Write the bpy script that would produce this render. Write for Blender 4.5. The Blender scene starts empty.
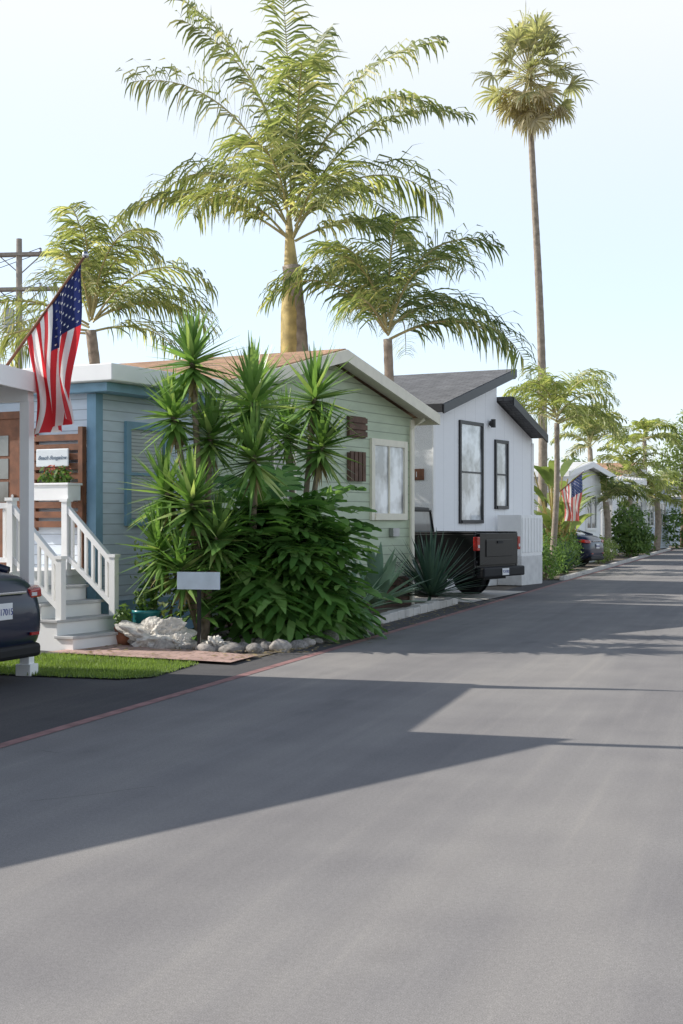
import bpy, bmesh, math, random
from mathutils import Vector, Matrix, noise
random.seed(7)
R=math.radians
sc=bpy.context.scene
col=sc.collection
sc.view_settings.view_transform='Standard'
sc.view_settings.look='None'
sc.view_settings.exposure=0

# ---------------------------------------------------------------- materials
def newmat(name):
    m=bpy.data.materials.new(name); m.use_nodes=True
    nt=m.node_tree; b=nt.nodes['Principled BSDF']
    return m,nt,b
def ramp(nt,fac,stops):
    r=nt.nodes.new('ShaderNodeValToRGB'); e=r.color_ramp.elements
    while len(e)<len(stops): e.new(.5)
    for i,(p,c) in enumerate(stops):
        e[i].position=p; e[i].color=(c[0],c[1],c[2],1)
    nt.links.new(fac,r.inputs[0]); return r.outputs[0]
def ntex(nt,scale,detail=4,coord='Object',stretch=None):
    tc=nt.nodes.new('ShaderNodeTexCoord'); n=nt.nodes.new('ShaderNodeTexNoise')
    n.inputs['Scale'].default_value=scale; n.inputs['Detail'].default_value=detail
    src=tc.outputs[coord]
    if stretch:
        mp=nt.nodes.new('ShaderNodeMapping'); mp.inputs['Scale'].default_value=stretch
        nt.links.new(src,mp.inputs[0]); src=mp.outputs[0]
    nt.links.new(src,n.inputs['Vector']); return n.outputs[0]
def mul(c,k): return tuple(min(1,x*k) for x in c)
def bump(nt,b,h,s,d=.01):
    bp=nt.nodes.new('ShaderNodeBump'); bp.inputs['Strength'].default_value=s; bp.inputs['Distance'].default_value=d
    nt.links.new(h,bp.inputs['Height']); nt.links.new(bp.outputs[0],b.inputs['Normal'])
def math_(nt,op,a,bv=None,c=None):
    n=nt.nodes.new('ShaderNodeMath'); n.operation=op
    for i,x in enumerate((a,bv,c)):
        if x is None: continue
        if isinstance(x,(int,float)): n.inputs[i].default_value=x
        else: nt.links.new(x,n.inputs[i])
    return n.outputs[0]
def mixc(nt,fac,a,b,mode='MIX'):
    n=nt.nodes.new('ShaderNodeMixRGB'); n.blend_type=mode
    for i,x in zip((0,1,2),(fac,a,b)):
        if isinstance(x,(int,float)): n.inputs[i].default_value=x
        elif isinstance(x,tuple): n.inputs[i].default_value=(x[0],x[1],x[2],1)
        else: nt.links.new(x,n.inputs[i])
    return n.outputs[0]
def basic(name,c,rough=.6,var=.12,scale=5,bmp=0,bscale=60,metal=0,coat=0,spec=.5):
    m,nt,b=newmat(name)
    n=ntex(nt,scale,5)
    nt.links.new(ramp(nt,n,[(.3,mul(c,1-var)),(.7,mul(c,1+var))]),b.inputs['Base Color'])
    b.inputs['Roughness'].default_value=rough; b.inputs['Metallic'].default_value=metal
    b.inputs['Specular IOR Level'].default_value=spec
    if coat: b.inputs['Coat Weight'].default_value=coat; b.inputs['Coat Roughness'].default_value=.04
    if bmp: bump(nt,b,ntex(nt,bscale,4),bmp)
    return m
def leafmat(name,c1,c2,trans=.3,rough=.45,c3=None,spec=.3):
    m,nt,b=newmat(name)
    g=nt.nodes.new('ShaderNodeNewGeometry')
    st=[(0,c1),(.75,c2)]+([(1,c3)] if c3 else [])
    c=ramp(nt,g.outputs['Random Per Island'],st)
    n=ntex(nt,1.6,3)
    c=mixc(nt,1,c,ramp(nt,n,[(.3,(.7,.7,.7)),(.7,(1.2,1.2,1.1))]),'MULTIPLY')
    nt.links.new(c,b.inputs['Base Color']); b.inputs['Roughness'].default_value=rough
    b.inputs['Specular IOR Level'].default_value=spec
    t=nt.nodes.new('ShaderNodeBsdfTranslucent')
    c2_=mixc(nt,1,c,(1.45,1.5,.8),'MULTIPLY'); nt.links.new(c2_,t.inputs[0])
    mx=nt.nodes.new('ShaderNodeMixShader'); mx.inputs[0].default_value=trans
    nt.links.new(b.outputs[0],mx.inputs[1]); nt.links.new(t.outputs[0],mx.inputs[2])
    nt.links.new(mx.outputs[0],nt.nodes['Material Output'].inputs[0])
    return m
def siding(name,c,pitch=.15,axis='Z',groove=.08,var=1.0):
    m,nt,b=newmat(name)
    tc=nt.nodes.new('ShaderNodeTexCoord'); sp=nt.nodes.new('ShaderNodeSeparateXYZ')
    nt.links.new(tc.outputs['Object'],sp.inputs[0])
    fr=math_(nt,'FRACT',math_(nt,'DIVIDE',sp.outputs[axis],pitch))
    g=math_(nt,'LESS_THAN',fr,groove)
    n=ntex(nt,2.5,6,stretch=(1,1,4))
    base=ramp(nt,n,[(.3,mul(c,1-.1*var)),(.7,mul(c,1+.05*var))])
    k=mixc(nt,g,base,mul(c,.55))
    nt.links.new(k,b.inputs['Base Color']); b.inputs['Roughness'].default_value=.6
    h=math_(nt,'SUBTRACT',1.0,fr)
    bump(nt,b,h,.9 if axis=='Z' else .1,.02)
    return m
def shingles(name,c1,c2):
    m,nt,b=newmat(name)
    tc=nt.nodes.new('ShaderNodeTexCoord'); br=nt.nodes.new('ShaderNodeTexBrick')
    nt.links.new(tc.outputs['Object'],br.inputs['Vector'])
    br.inputs['Color1'].default_value=(*c1,1); br.inputs['Color2'].default_value=(*c2,1)
    br.inputs['Mortar'].default_value=(*mul(c1,.5),1); br.inputs['Scale'].default_value=1
    br.inputs['Mortar Size'].default_value=.012; br.inputs['Brick Width'].default_value=.3; br.inputs['Row Height'].default_value=.14
    c=mixc(nt,1,br.outputs[0],ramp(nt,ntex(nt,3,6),[(.3,(.75,.75,.75)),(.7,(1.2,1.2,1.2))]),'MULTIPLY')
    nt.links.new(c,b.inputs['Base Color']); b.inputs['Roughness'].default_value=.9
    bump(nt,b,ntex(nt,120,3),.4)
    return m
def glassm(name,c,rough=.05):
    m,nt,b=newmat(name)
    n=ntex(nt,1.8,3)
    nt.links.new(ramp(nt,n,[(.38,mul(c,.45)),(.6,mul(c,1.5))]),b.inputs['Base Color'])
    b.inputs['Roughness'].default_value=rough; b.inputs['IOR'].default_value=1.6
    b.inputs['Coat Weight'].default_value=.8; b.inputs['Coat Roughness'].default_value=.02
    return m
def asphalt(name,c):
    m,nt,b=newmat(name)
    fine=ntex(nt,190,2); mid=ntex(nt,1.3,8); big=ntex(nt,1,5,stretch=(1.1,.11,1)); streak=ntex(nt,1,4,stretch=(7,.16,1))
    grit=ntex(nt,45,3)
    cc=ramp(nt,fine,[(.25,mul(c,.7)),(.5,c),(.78,mul(c,1.4))])
    cc=mixc(nt,1,cc,ramp(nt,grit,[(.35,(.94,.94,.94)),(.65,(1.06,1.06,1.06))]),'MULTIPLY')
    cc=mixc(nt,1,cc,ramp(nt,mid,[(.3,(.92,.92,.93)),(.7,(1.07,1.07,1.06))]),'MULTIPLY')
    cc=mixc(nt,1,cc,ramp(nt,big,[(.35,(.9,.9,.91)),(.5,(1,1,1)),(.66,(1.15,1.14,1.11))]),'MULTIPLY')
    cc=mixc(nt,1,cc,ramp(nt,streak,[(.3,(.96,.96,.96)),(.55,(1,1,1)),(.7,(1.07,1.065,1.05))]),'MULTIPLY')
    vo=nt.nodes.new('ShaderNodeTexVoronoi'); vo.feature='DISTANCE_TO_EDGE'; vo.inputs['Scale'].default_value=.22
    tc=nt.nodes.new('ShaderNodeTexCoord'); mp=nt.nodes.new('ShaderNodeMixRGB'); mp.inputs[0].default_value=.18
    nn=nt.nodes.new('ShaderNodeTexNoise'); nn.inputs['Scale'].default_value=1.5
    nt.links.new(tc.outputs['Object'],nn.inputs['Vector'])
    nt.links.new(tc.outputs['Object'],mp.inputs[1]); nt.links.new(nn.outputs['Color'],mp.inputs[2])
    nt.links.new(mp.outputs[0],vo.inputs['Vector'])
    cr=math_(nt,'LESS_THAN',vo.outputs['Distance'],.0012)
    gate=math_(nt,'GREATER_THAN',ntex(nt,.35,2),.6)
    cr=math_(nt,'MULTIPLY',math_(nt,'MULTIPLY',cr,gate),.35)
    cc=mixc(nt,cr,cc,mul(c,.35))
    # small oil / patch stains
    sn_=ramp(nt,ntex(nt,.9,2,stretch=(1.3,.8,1)),[(.66,(1,1,1)),(.74,(.86,.86,.87))])
    cc=mixc(nt,1,cc,sn_,'MULTIPLY')
    nt.links.new(cc,b.inputs['Base Color']); b.inputs['Roughness'].default_value=.95
    b.inputs['Specular IOR Level'].default_value=.1
    bump(nt,b,fine,.2,.003)
    return m

M={}
M['asphalt']=asphalt('asphalt',(.265,.25,.24))
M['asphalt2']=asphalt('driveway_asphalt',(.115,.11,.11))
M['dirt']=basic('dirt',(.15,.12,.09),.95,.4,3,.6,25)
M['concrete']=basic('concrete',(.54,.51,.47),.85,.15,3,.3,50)
M['redline']=basic('faded_red_paint',(.32,.17,.16),.8,.3,6)
M['grassbase']=basic('lawn_base',(.10,.15,.035),.9,.4,12,.6,80)
M['grass']=leafmat('grass_blade',(.14,.22,.045),(.26,.35,.09),.35)
M['brickpath']=shingles('brick_paver',(.55,.37,.31),(.47,.31,.26))
M['blue']=siding('pale_blue_siding',(.70,.77,.85),.14)
M['green']=siding('sage_green_siding',(.48,.55,.39),.16)
M['white']=siding('white_board_siding',(.95,.95,.95),.6,'Y',.012,.15)
M['whiteh']=siding('white_lap_siding',(.88,.88,.88),.15)
M['beige']=siding('beige_siding',(.8,.76,.68),.15)
M['wpaint']=basic('white_paint',(.91,.9,.88),.45,.03,4)
M['tread']=basic('grey_tread_paint',(.5,.5,.5),.6,.1,5)
M['cream']=basic('cream_trim',(.82,.77,.62),.5,.06)
M['tealtrim']=basic('blue_trim',(.22,.39,.52),.5,.1)
M['black']=basic('black_trim',(.018,.018,.02),.4,.2)
M['roofbrown']=shingles('brown_shingles',(.52,.31,.19),(.4,.23,.14))
M['roofgrey']=shingles('grey_shingles',(.17,.17,.175),(.13,.13,.135))
M['rooflight']=basic('pale_roof',(.68,.67,.65),.7,.1)
M['glass']=glassm('window_glass',(.12,.13,.13))
M['glassrefl']=glassm('painted_reflection_glass',(.58,.6,.61),.1)  # pale mottled base colour paints lit reflections into the panes
M['blind']=siding('window_blind',(.6,.62,.6),.05,'Z',.25)
M['wood']=basic('brown_wood',(.19,.075,.035),.6,.3,8,.2,30)
M['woodgrey']=basic('weathered_wood',(.13,.075,.05),.8,.3,8,.3,30)
M['polewood']=basic('hazed_pole_wood',(.32,.28,.24),.85,.2,6,.3,30)  # distance haze put into the colour by lightening the wood
M['trunk']=basic('palm_trunk_bark',(.33,.27,.21),.9,.3,7,.8,18)
M['trunkgreen']=basic('palm_crownshaft',(.47,.36,.13),.55,.4,5,.3,20)
M['yuccastem']=basic('yucca_stem',(.28,.22,.16),.9,.3,10,.8,30)
M['palmleaf']=leafmat('palm_leaflet',(.14,.18,.07),(.38,.41,.2),.46,.4,(.74,.67,.42))
M['palmleaf2']=leafmat('palm_leaflet_dark',(.10,.15,.06),(.27,.32,.14),.44,.4,(.58,.54,.3))
M['palmleafy']=leafmat('palm_leaflet_yellow',(.18,.23,.08),(.42,.46,.2),.46,.4,(.64,.6,.32))
M['rachis']=basic('palm_rachis',(.45,.4,.19),.5,.2)
M['fan']=leafmat('fan_palm_blade',(.3,.31,.2),(.5,.49,.33),.4,.5,(.62,.56,.4))
M['deadfan']=leafmat('dead_fan_blade',(.4,.34,.24),(.58,.51,.38),.35,.8)
M['yucca']=leafmat('yucca_blade',(.08,.17,.045),(.26,.42,.13),.32,.28,(.5,.58,.25),.5)
M['philo']=leafmat('split_leaf',(.06,.15,.04),(.18,.35,.095),.32,.2,(.3,.47,.17),.6)
M['agave']=leafmat('agave_blade',(.18,.3,.23),(.3,.43,.31),.1,.4)
M['agave2']=leafmat('dark_agave_blade',(.05,.11,.085),(.12,.2,.15),.1,.4)
M['shrub']=leafmat('shrub_leaf',(.06,.13,.035),(.18,.28,.08),.34,.5)
M['shrubl']=leafmat('light_shrub_leaf',(.17,.23,.08),(.35,.42,.18),.4,.5)
M['dead']=leafmat('dry_leaf',(.27,.21,.12),(.43,.34,.2),.2,.8)
M['bark']=basic('bark',(.2,.15,.1),.9,.3,8,.8,20)
M['rock']=basic('river_rock',(.26,.24,.22),.8,.4,4,.5,14)
M['rockl']=basic('pale_river_rock',(.42,.38,.34),.8,.3,4,.5,14)
M['rockw']=basic('white_rock',(.7,.66,.6),.85,.2,6,.8,14)
M['navy']=basic('navy_car_paint',(.004,.010,.035),.3,.1,3,coat=.35,spec=.25)
M['blackpaint']=basic('black_car_paint',(.003,.003,.004),.35,.1,3,coat=.15,spec=.25)
M['plastic']=basic('black_plastic',(.014,.014,.016),.6,.1,spec=.25)
M['ink']=basic('sign_ink',(.06,.12,.2),.6,.1)
M['rubber']=basic('tyre_rubber',(.02,.02,.021),.85,.2,spec=.25)
M['chrome']=basic('chrome',(.5,.5,.52),.2,.05,metal=1)
M['redlens']=basic('red_lens',(.4,.012,.01),.15,.1,coat=.6)
M['whitelens']=basic('white_lens',(.7,.7,.7),.15,.1,coat=1)
M['plate']=basic('plate_white',(.78,.78,.78),.4,.03)
M['plateblue']=basic('plate_blue',(.03,.05,.25),.4,.03)
M['signw']=basic('sign_board',(.74,.78,.8),.5,.08)
M['signb']=basic('blue_sign_board',(.6,.71,.8),.5,.12)
M['terracotta']=basic('terracotta',(.4,.16,.09),.8,.2)
M['tealpot']=basic('teal_glaze',(.03,.2,.22),.25,.2)
M['metal']=basic('galvanised_metal',(.4,.4,.4),.4,.1,metal=.8)
M['starw']=basic('star_white',(.75,.75,.75),.7,.03)
M['flower']=leafmat('flower_petals',(.5,.04,.06),(.7,.25,.2),.2,.6)
def flagmat(name,red,white,blue):
    m,nt,b=newmat(name)
    uv=nt.nodes.new('ShaderNodeUVMap'); sp=nt.nodes.new('ShaderNodeSeparateXYZ'); nt.links.new(uv.outputs[0],sp.inputs[0])
    st=math_(nt,'MODULO',math_(nt,'FLOOR',math_(nt,'MULTIPLY',sp.outputs[1],13)),2)
    isw=math_(nt,'GREATER_THAN',st,.5)
    c=mixc(nt,isw,red,white)
    cm=math_(nt,'MULTIPLY',math_(nt,'LESS_THAN',sp.outputs[0],.4),math_(nt,'LESS_THAN',sp.outputs[1],7/13))
    c=mixc(nt,cm,c,blue)
    nt.links.new(c,b.inputs['Base Color']); b.inputs['Roughness'].default_value=.8
    t=nt.nodes.new('ShaderNodeBsdfTranslucent'); nt.links.new(c,t.inputs[0])
    mx=nt.nodes.new('ShaderNodeMixShader'); mx.inputs[0].default_value=.5
    nt.links.new(b.outputs[0],mx.inputs[1]); nt.links.new(t.outputs[0],mx.inputs[2]); nt.links.new(mx.outputs[0],nt.nodes['Material Output'].inputs[0])
    return m
M['flag']=flagmat('flag_cloth',(.68,.04,.05),(.93,.91,.88),(.02,.03,.12))
M['flagfaded']=flagmat('faded_flag_cloth',(.75,.18,.16),(.94,.92,.89),(.09,.12,.28))

# ---------------------------------------------------------------- mesh builder
class MB:
    def __init__(s): s.v=[];s.f=[];s.m=[]
    def add(s,vs,fs,mi=0):
        o=len(s.v); s.v+= [tuple(p) for p in vs]
        for f in fs: s.f.append(tuple(i+o for i in f)); s.m.append(mi)
    def box(s,x0,x1,y0,y1,z0,z1,mi=0,T=None):
        vs=[Vector((x,y,z)) for x in(x0,x1) for y in(y0,y1) for z in(z0,z1)]
        if T: vs=[T@p for p in vs]
        s.add(vs,[(0,1,3,2),(4,6,7,5),(0,4,5,1),(2,3,7,6),(0,2,6,4),(1,5,7,3)],mi)
    def beam(s,a,b,w,h,mi=0):
        a=Vector(a);b=Vector(b);d=(b-a);L=d.length;d.normalize()
        up=Vector((0,0,1)) if abs(d.z)<.99 else Vector((1,0,0))
        sd=d.cross(up).normalized(); up=sd.cross(d)
        vs=[]
        for p in(a,b):
            for i,j in((-1,-1),(1,-1),(1,1),(-1,1)): vs.append(p+sd*i*w/2+up*j*h/2)
        s.add(vs,[(0,3,2,1),(4,5,6,7),(0,1,5,4),(1,2,6,5),(2,3,7,6),(3,0,4,7)],mi)
    def tube(s,pts,rads,n=8,mi=0):
        pts=[Vector(p) for p in pts]
        if not isinstance(rads,(list,tuple)): rads=[rads]*len(pts)
        vs=[];fs=[]
        for i,p in enumerate(pts):
            d=(pts[min(i+1,len(pts)-1)]-pts[max(i-1,0)]).normalized()
            up=Vector((0,0,1)) if abs(d.z)<.9 else Vector((1,0,0))
            a=d.cross(up).normalized(); b2=d.cross(a)
            for k in range(n):
                t=2*math.pi*k/n; vs.append(p+(a*math.cos(t)+b2*math.sin(t))*rads[i])
        for i in range(len(pts)-1):
            for k in range(n):
                k2=(k+1)%n; fs.append((i*n+k,i*n+k2,(i+1)*n+k2,(i+1)*n+k))
        fs.append(tuple(range(n))[::-1]); fs.append(tuple((len(pts)-1)*n+k for k in range(n)))
        s.add(vs,fs,mi)
    def prismx(s,poly,x0,x1,mi=0):
        n=len(poly); vs=[(x0,y,z) for y,z in poly]+[(x1,y,z) for y,z in poly]
        fs=[tuple(range(n)),tuple(range(2*n-1,n-1,-1))]+[(i,i+n,(i+1)%n+n,(i+1)%n) for i in range(n)]
        s.add(vs,fs,mi)
    def roofx(s,prof,x0,x1,th,mi=0):
        for (a,b) in zip(prof[:-1],prof[1:]):
            s.prismx([(a[0],a[1]-th),(b[0],b[1]-th),b,a],x0,x1,mi)
    def lathe_y(s,prof,cx,cy,cz,n=24,mi=0):
        vs=[];fs=[]
        for r,y in prof:
            for k in range(n):
                t=2*math.pi*k/n; vs.append((cx+r*math.cos(t),cy+y,cz+r*math.sin(t)))
        for i in range(len(prof)-1):
            for k in range(n):
                k2=(k+1)%n; fs.append((i*n+k,i*n+k2,(i+1)*n+k2,(i+1)*n+k))
        s.add(vs,fs,mi)
    def lathe_z(s,prof,cx=0,cy=0,cz=0,n=20,mi=0):
        vs=[];fs=[]
        for r,z in prof:
            for k in range(n):
                t=2*math.pi*k/n; vs.append((cx+r*math.cos(t),cy+r*math.sin(t),cz+z))
        for i in range(len(prof)-1):
            for k in range(n):
                k2=(k+1)%n; fs.append((i*n+k,i*n+k2,(i+1)*n+k2,(i+1)*n+k))
        s.add(vs,fs,mi)
    def strip(s,pts,side,widths,mi=0):
        vs=[];fs=[]
        for p,w in zip(pts,widths): vs+= [p-side*w,p+side*w]
        for i in range(len(pts)-1): fs.append((2*i,2*i+1,2*i+3,2*i+2))
        s.add(vs,fs,mi)
    def build(s,name,mats,parent=None,smooth=False,bevel=0,sub=0,fixn=False,loc=None,rz=0):
        me=bpy.data.meshes.new(name); me.from_pydata(s.v,[],s.f)
        if not isinstance(mats,(list,tuple)): mats=[mats]
        for m in mats: me.materials.append(M[m] if isinstance(m,str) else m)
        me.polygons.foreach_set('material_index',s.m)
        if fixn:
            bm=bmesh.new(); bm.from_mesh(me); bmesh.ops.recalc_face_normals(bm,faces=bm.faces); bm.to_mesh(me); bm.free()
        if smooth: me.polygons.foreach_set('use_smooth',[True]*len(me.polygons))
        me.update()
        o=bpy.data.objects.new(name,me); col.objects.link(o)
        if parent: o.parent=parent
        if loc: o.location=loc
        if rz: o.rotation_euler[2]=rz
        if bevel:
            md=o.modifiers.new('b','BEVEL'); md.width=bevel; md.segments=2; md.limit_method='ANGLE'
        if sub:
            md=o.modifiers.new('s','SUBSURF'); md.levels=sub; md.render_levels=sub
        return o
def thing(name,label,cat,loc=(0,0,0),rz=0,group=None):
    e=bpy.data.objects.new(name,None); col.objects.link(e); e.location=loc; e.rotation_euler[2]=rz
    e.empty_display_size=.2; e['label']=label; e['category']=cat
    if group: e['group']=group
    return e
def tag(o,label,cat,group=None):
    o['label']=label;o['category']=cat
    if group:o['group']=group
    return o
def sheet(name,poly,z,mat,sub=None):
    mb=MB(); mb.add([(x,y,z) for x,y in poly],[tuple(range(len(poly)))])
    o=mb.build(name,mat); o['kind']='structure'; return o
def text(name,body,size,mat,parent,loc,rot,ext=.002,shear=0,space=1):
    cu=bpy.data.curves.new(name,'FONT'); cu.body=body; cu.size=size; cu.extrude=ext; cu.align_x='CENTER'; cu.align_y='CENTER'; cu.shear=shear; cu.space_character=space
    o=bpy.data.objects.new(name+'_tmp',cu); col.objects.link(o)
    bpy.context.view_layer.update()
    me=bpy.data.meshes.new_from_object(o.evaluated_get(bpy.context.evaluated_depsgraph_get()))
    bpy.data.objects.remove(o)
    me.materials.clear(); me.materials.append(M[mat])
    q=bpy.data.objects.new(name,me); col.objects.link(q); q.parent=parent; q.location=loc; q.rotation_euler=rot
    return q

# ---------------------------------------------------------------- ground
g=sheet('ground',[(-400,-200),(400,-200),(400,600),(-400,600)],-.02,'dirt')
road=sheet('road',[(-5.27,-30),(6,-30),(6,80),(-5.27,80)],0,'asphalt')
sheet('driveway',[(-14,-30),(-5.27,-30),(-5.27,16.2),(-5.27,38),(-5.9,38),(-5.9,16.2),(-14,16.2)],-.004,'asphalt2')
mb=MB(); mb.add([(-5.30,-30,.004),(-5.19,-30,.004),(-5.19,78,.004),(-5.30,78,.004)],[(0,1,2,3)])
o=mb.build('road_marking','redline'); o['kind']='structure'
sheet('path',[(-8.3,15.15),(-5.75,14.62),(-5.75,15.5),(-8.1,16.35)],.03,'brickpath')
sheet('planting_bed',[(-9.5,16.3),(-5.75,15.55),(-5.72,18),(-5.6,21),(-5.98,21.2),(-5.98,27),(-9.5,28)],.006,'dirt')
sheet('truck_driveway',[(-14,28.5),(-5.6,26.9),(-5.3,31.5),(-14,33)],.012,'concrete')
sheet('garden_bed',[(-9,38),(-5.45,38),(-5.45,78),(-40,78),(-40,44)],.008,'dirt')
mb=MB(); mb.box(-5.5,-5.36,37.8,78,-.02,.1); o=mb.build('kerb','concrete',bevel=.01); o['kind']='structure'
mb=MB()
for i in range(12):
    y=20.6+i*.5; mb.box(-5.98+random.uniform(-.015,.015),-5.8,y,y+.48,-.02,.13+random.uniform(-.01,.02))
o=mb.build('kerb','concrete',bevel=.015); o['kind']='structure'
LW=[(-8.3,13.0),(-6.3,12.95),(-6.05,13.2),(-6.15,14.6),(-8.3,15.1)]
sheet('lawn',LW,.0,'grassbase').location.z=.012
mb=MB()
def inpoly(x,y,P):
    c=False;n=len(P)
    for i in range(n):
        x1,y1=P[i];x2,y2=P[(i+1)%n]
        if (y1>y)!=(y2>y) and x<(x2-x1)*(y-y1)/(y2-y1)+x1:c=not c
    return c
for i in range(16000):
    x=random.uniform(-8.3,-5.8);y=random.uniform(12.7,15.1)
    if not inpoly(x+random.uniform(-.07,.07),y+random.uniform(-.07,.07),LW): continue
    a=random.uniform(0,6.28);h=random.uniform(.02,.05);w=.005
    d=Vector((math.cos(a),math.sin(a),0)); p=Vector((x,y,.01))
    l=Vector((random.uniform(-.02,.02),random.uniform(-.02,.02),h))
    mb.add([p-d*w,p+d*w,p+l],[(0,1,2)])
o=mb.build('grass','grass'); o['kind']='stuff'
mb=MB()
for i in range(700):
    y=random.uniform(15.8,27); x=-5.75+random.gauss(0,.22)+.1
    if i%3==0: x=random.uniform(-8,-5.5); y=random.uniform(14.8,16.4)
    a=random.uniform(0,6.28); l=random.uniform(.02,.05); d=Vector((math.cos(a),math.sin(a),0)); s=Vector((-d.y,d.x,.3))
    p=Vector((x,y,.04 if y<16.4 else .02)); mb.add([p-d*l,p+s*l*.35,p+d*l,p-s*l*.2],[(0,1,2,3)])
o=mb.build('leaf_litter','dead'); o['kind']='stuff'

# ---------------------------------------------------------------- houses
PHI=R(-12)
def window(par,x,y0,y1,z0,z1,frame='wpaint',glass='glass',fw=.09,mull=1,hm=0,proud=.05,name='window'):
    w=bpy.data.objects.new(name,None); col.objects.link(w); w.parent=par; w.location=(x,y0,z0)
    W=y1-y0;H=z1-z0
    f=MB(); f.box(0,proud,-fw,0,-fw,H+fw); f.box(0,proud,W,W+fw,-fw,H+fw)
    f.box(0,proud-.003,0,W,H,H+fw); f.box(0,proud+.02,0,W,-fw,0)
    for i in range(mull):
        yc=W*(i+1)/(mull+1); f.box(.008,proud-.012,yc-.02,yc+.02,0,H)
    for i in range(hm):
        zc=H*(i+1)/(hm+1); f.box(.009,proud-.014,0,W,zc-.02,zc+.02)
    f.build('frame',frame,w)
    g=MB(); g.add([(.012,0,0),(.012,W,0),(.012,W,H),(.012,0,H)],[(0,1,2,3)]); g.build('glass',glass,w)
    return w
def window_s(par,y,x0,x1,z0,z1,frame,glass,fw=.07,name='window'):
    w=bpy.data.objects.new(name,None); col.objects.link(w); w.parent=par; w.location=(x0,y,z0)
    W=x1-x0;H=z1-z0;f=MB()
    f.box(-fw,0,-.05,0,-fw,H+fw);f.box(W,W+fw,-.05,0,-fw,H+fw);f.box(0,W,-.047,0,H,H+fw);f.box(0,W,-.06,0,-fw,0)
    f.build('frame',frame,w)
    g=MB();g.add([(0,-.012,0),(W,-.012,0),(W,-.012,H),(0,-.012,H)],[(0,1,2,3)]);g.build('glass',glass,w)
    return w

B=thing('blue_house','pale blue lap sided mobile home with white flat roof fascia','house',(-8.7,17.2,0),PHI)
mb=MB(); mb.box(-11,0,0,2.3,0,3.34); mb.build('wall','blue',B)
mb=MB(); mb.box(-11.4,.55,-.35,2.42,3.42,3.64); mb.build('roof','wpaint',B,bevel=.01)
mb=MB(); mb.box(-11.3,.35,-.2,2.38,3.3,3.415); mb.build('soffit','tealtrim',B)
mb=MB(); mb.prismx([(-.03,0),(.12,0),(.12,3.29),(-.03,3.29)],.0,.03); mb.build('corner_board','tealtrim',B)
mb=MB(); mb.box(-.12,-.002,-.03,0,0,3.29); mb.build('corner_board','tealtrim',B)
mb=MB(); mb.box(0.003,.04,.12,2.3,0,.5); mb.build('skirting','tealtrim',B)
window(B,0,.72,1.5,1.62,2.86,'tealtrim','blind',.1,0,1)
dr=bpy.data.objects.new('door',None); col.objects.link(dr); dr.parent=B; dr.location=(-2.15,0,.95)
mb=MB(); mb.box(0,.86,-.04,-.002,0,2.05); mb.build('door_panel','wood',dr,bevel=.006)
mb=MB(); mb.box(-.1,0,-.06,-.002,0,2.15);mb.box(.86,.96,-.06,-.002,0,2.15);mb.box(-.0,.86,-.06,-.002,2.05,2.15); mb.build('frame','wood',dr)
mb=MB()
for i in range(2):
    for j in range(3): mb.box(.2+i*.25,.41+i*.25,-.048,-.041,.9+j*.32,1.18+j*.32)
mb.build('glass','glass',dr)
mb=MB(); mb.tube([(.78,-.04,.98),(.78,-.1,.98)],.025); mb.build('handle','chrome',dr)
dk=bpy.data.objects.new('deck',None); col.objects.link(dk); dk.parent=B
mb=MB(); mb.box(-5,-.09,-1.75,-.03,.87,.95); mb.box(-5,-.12,-1.7,-.05,0,.868); mb.build('deck_floor','wpaint',dk)
mb=MB()
for i in range(4):
    x1=.92-i*.25; z=.19*(i+1)
    mb.box(x1-.27 if i<3 else -.085,x1+.03,-1.6,-.38,z-.035,z)
mb.build('tread','tread',dk,bevel=.005)
mb=MB()
for i in range(4):
    x1=.92-i*.25; z=.19*(i+1)
    mb.box(x1-.25,x1,-1.57,-.41,0,z-.037)
mb.build('stairs','wpaint',dk)
def rail(yy,nm):
    mb=MB(); xb=.67
    mb.box(xb-.045,xb+.045,yy-.045,yy+.045,.38,1.12); mb.box(xb-.06,xb+.06,yy-.06,yy+.06,1.12,1.16)
    mb.box(-.16,-.07,yy-.045,yy+.045,.95,1.84); mb.box(-.18,-.05,yy-.06,yy+.06,1.84,1.88)
    mb.beam((xb,yy,1.04),(-.12,yy,1.78),.07,.07); mb.beam((xb,yy,.5),(-.12,yy,1.14),.05,.06)
    for i in range(1,7):
        t=i/7; x=xb-t*(xb+.12); mb.box(x-.018,x+.018,yy-.018,yy+.018,.52+t*.64,1.02+t*.74)
    mb.build(nm,'wpaint',dk)
rail(-1.5,'railing'); rail(-.46,'railing')
mb=MB()
mb.beam((-5,-1.7,1.76),(-.16,-1.5,1.78),.07,.07); mb.beam((-5,-1.7,1.1),(-.16,-1.5,1.1),.05,.06)
for i in range(36):
    t=(i+.5)/36; x=-5+t*4.84; y=-1.7+t*.2; mb.box(x-.018,x+.018,y-.018,y+.018,1.1,1.76)
mb.build('railing','wpaint',dk)
S=MB()
for i in range(10):
    z=1.5+i*.13; S.box(-1.02,-.16,-.10,-.07,z,z+.085)
S.box(-1.06,-.98,-.068,-.004,1.45,2.85); S.box(-.2,-.125,-.12,-.035,.95,2.85)
sl=S.build('slat_screen','wood',B)
Mb=Matrix.Translation((-8.7,17.2,0))@Matrix.Rotation(PHI,4,'Z')
sg=thing('wall_sign','small pale wooden sign with thin script lettering on slat screen','sign',Mb@Vector((-.62,-.14,2.44)),PHI)
mb=MB(); mb.box(-.28,.28,-.012,.012,-.12,.12); mb.build('board','signw',sg,bevel=.01)
text('lettering','Beach Bungalow',.075,'ink',sg,(0,-.016,0),(R(90),0,0),ext=.001,shear=.5)
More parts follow.
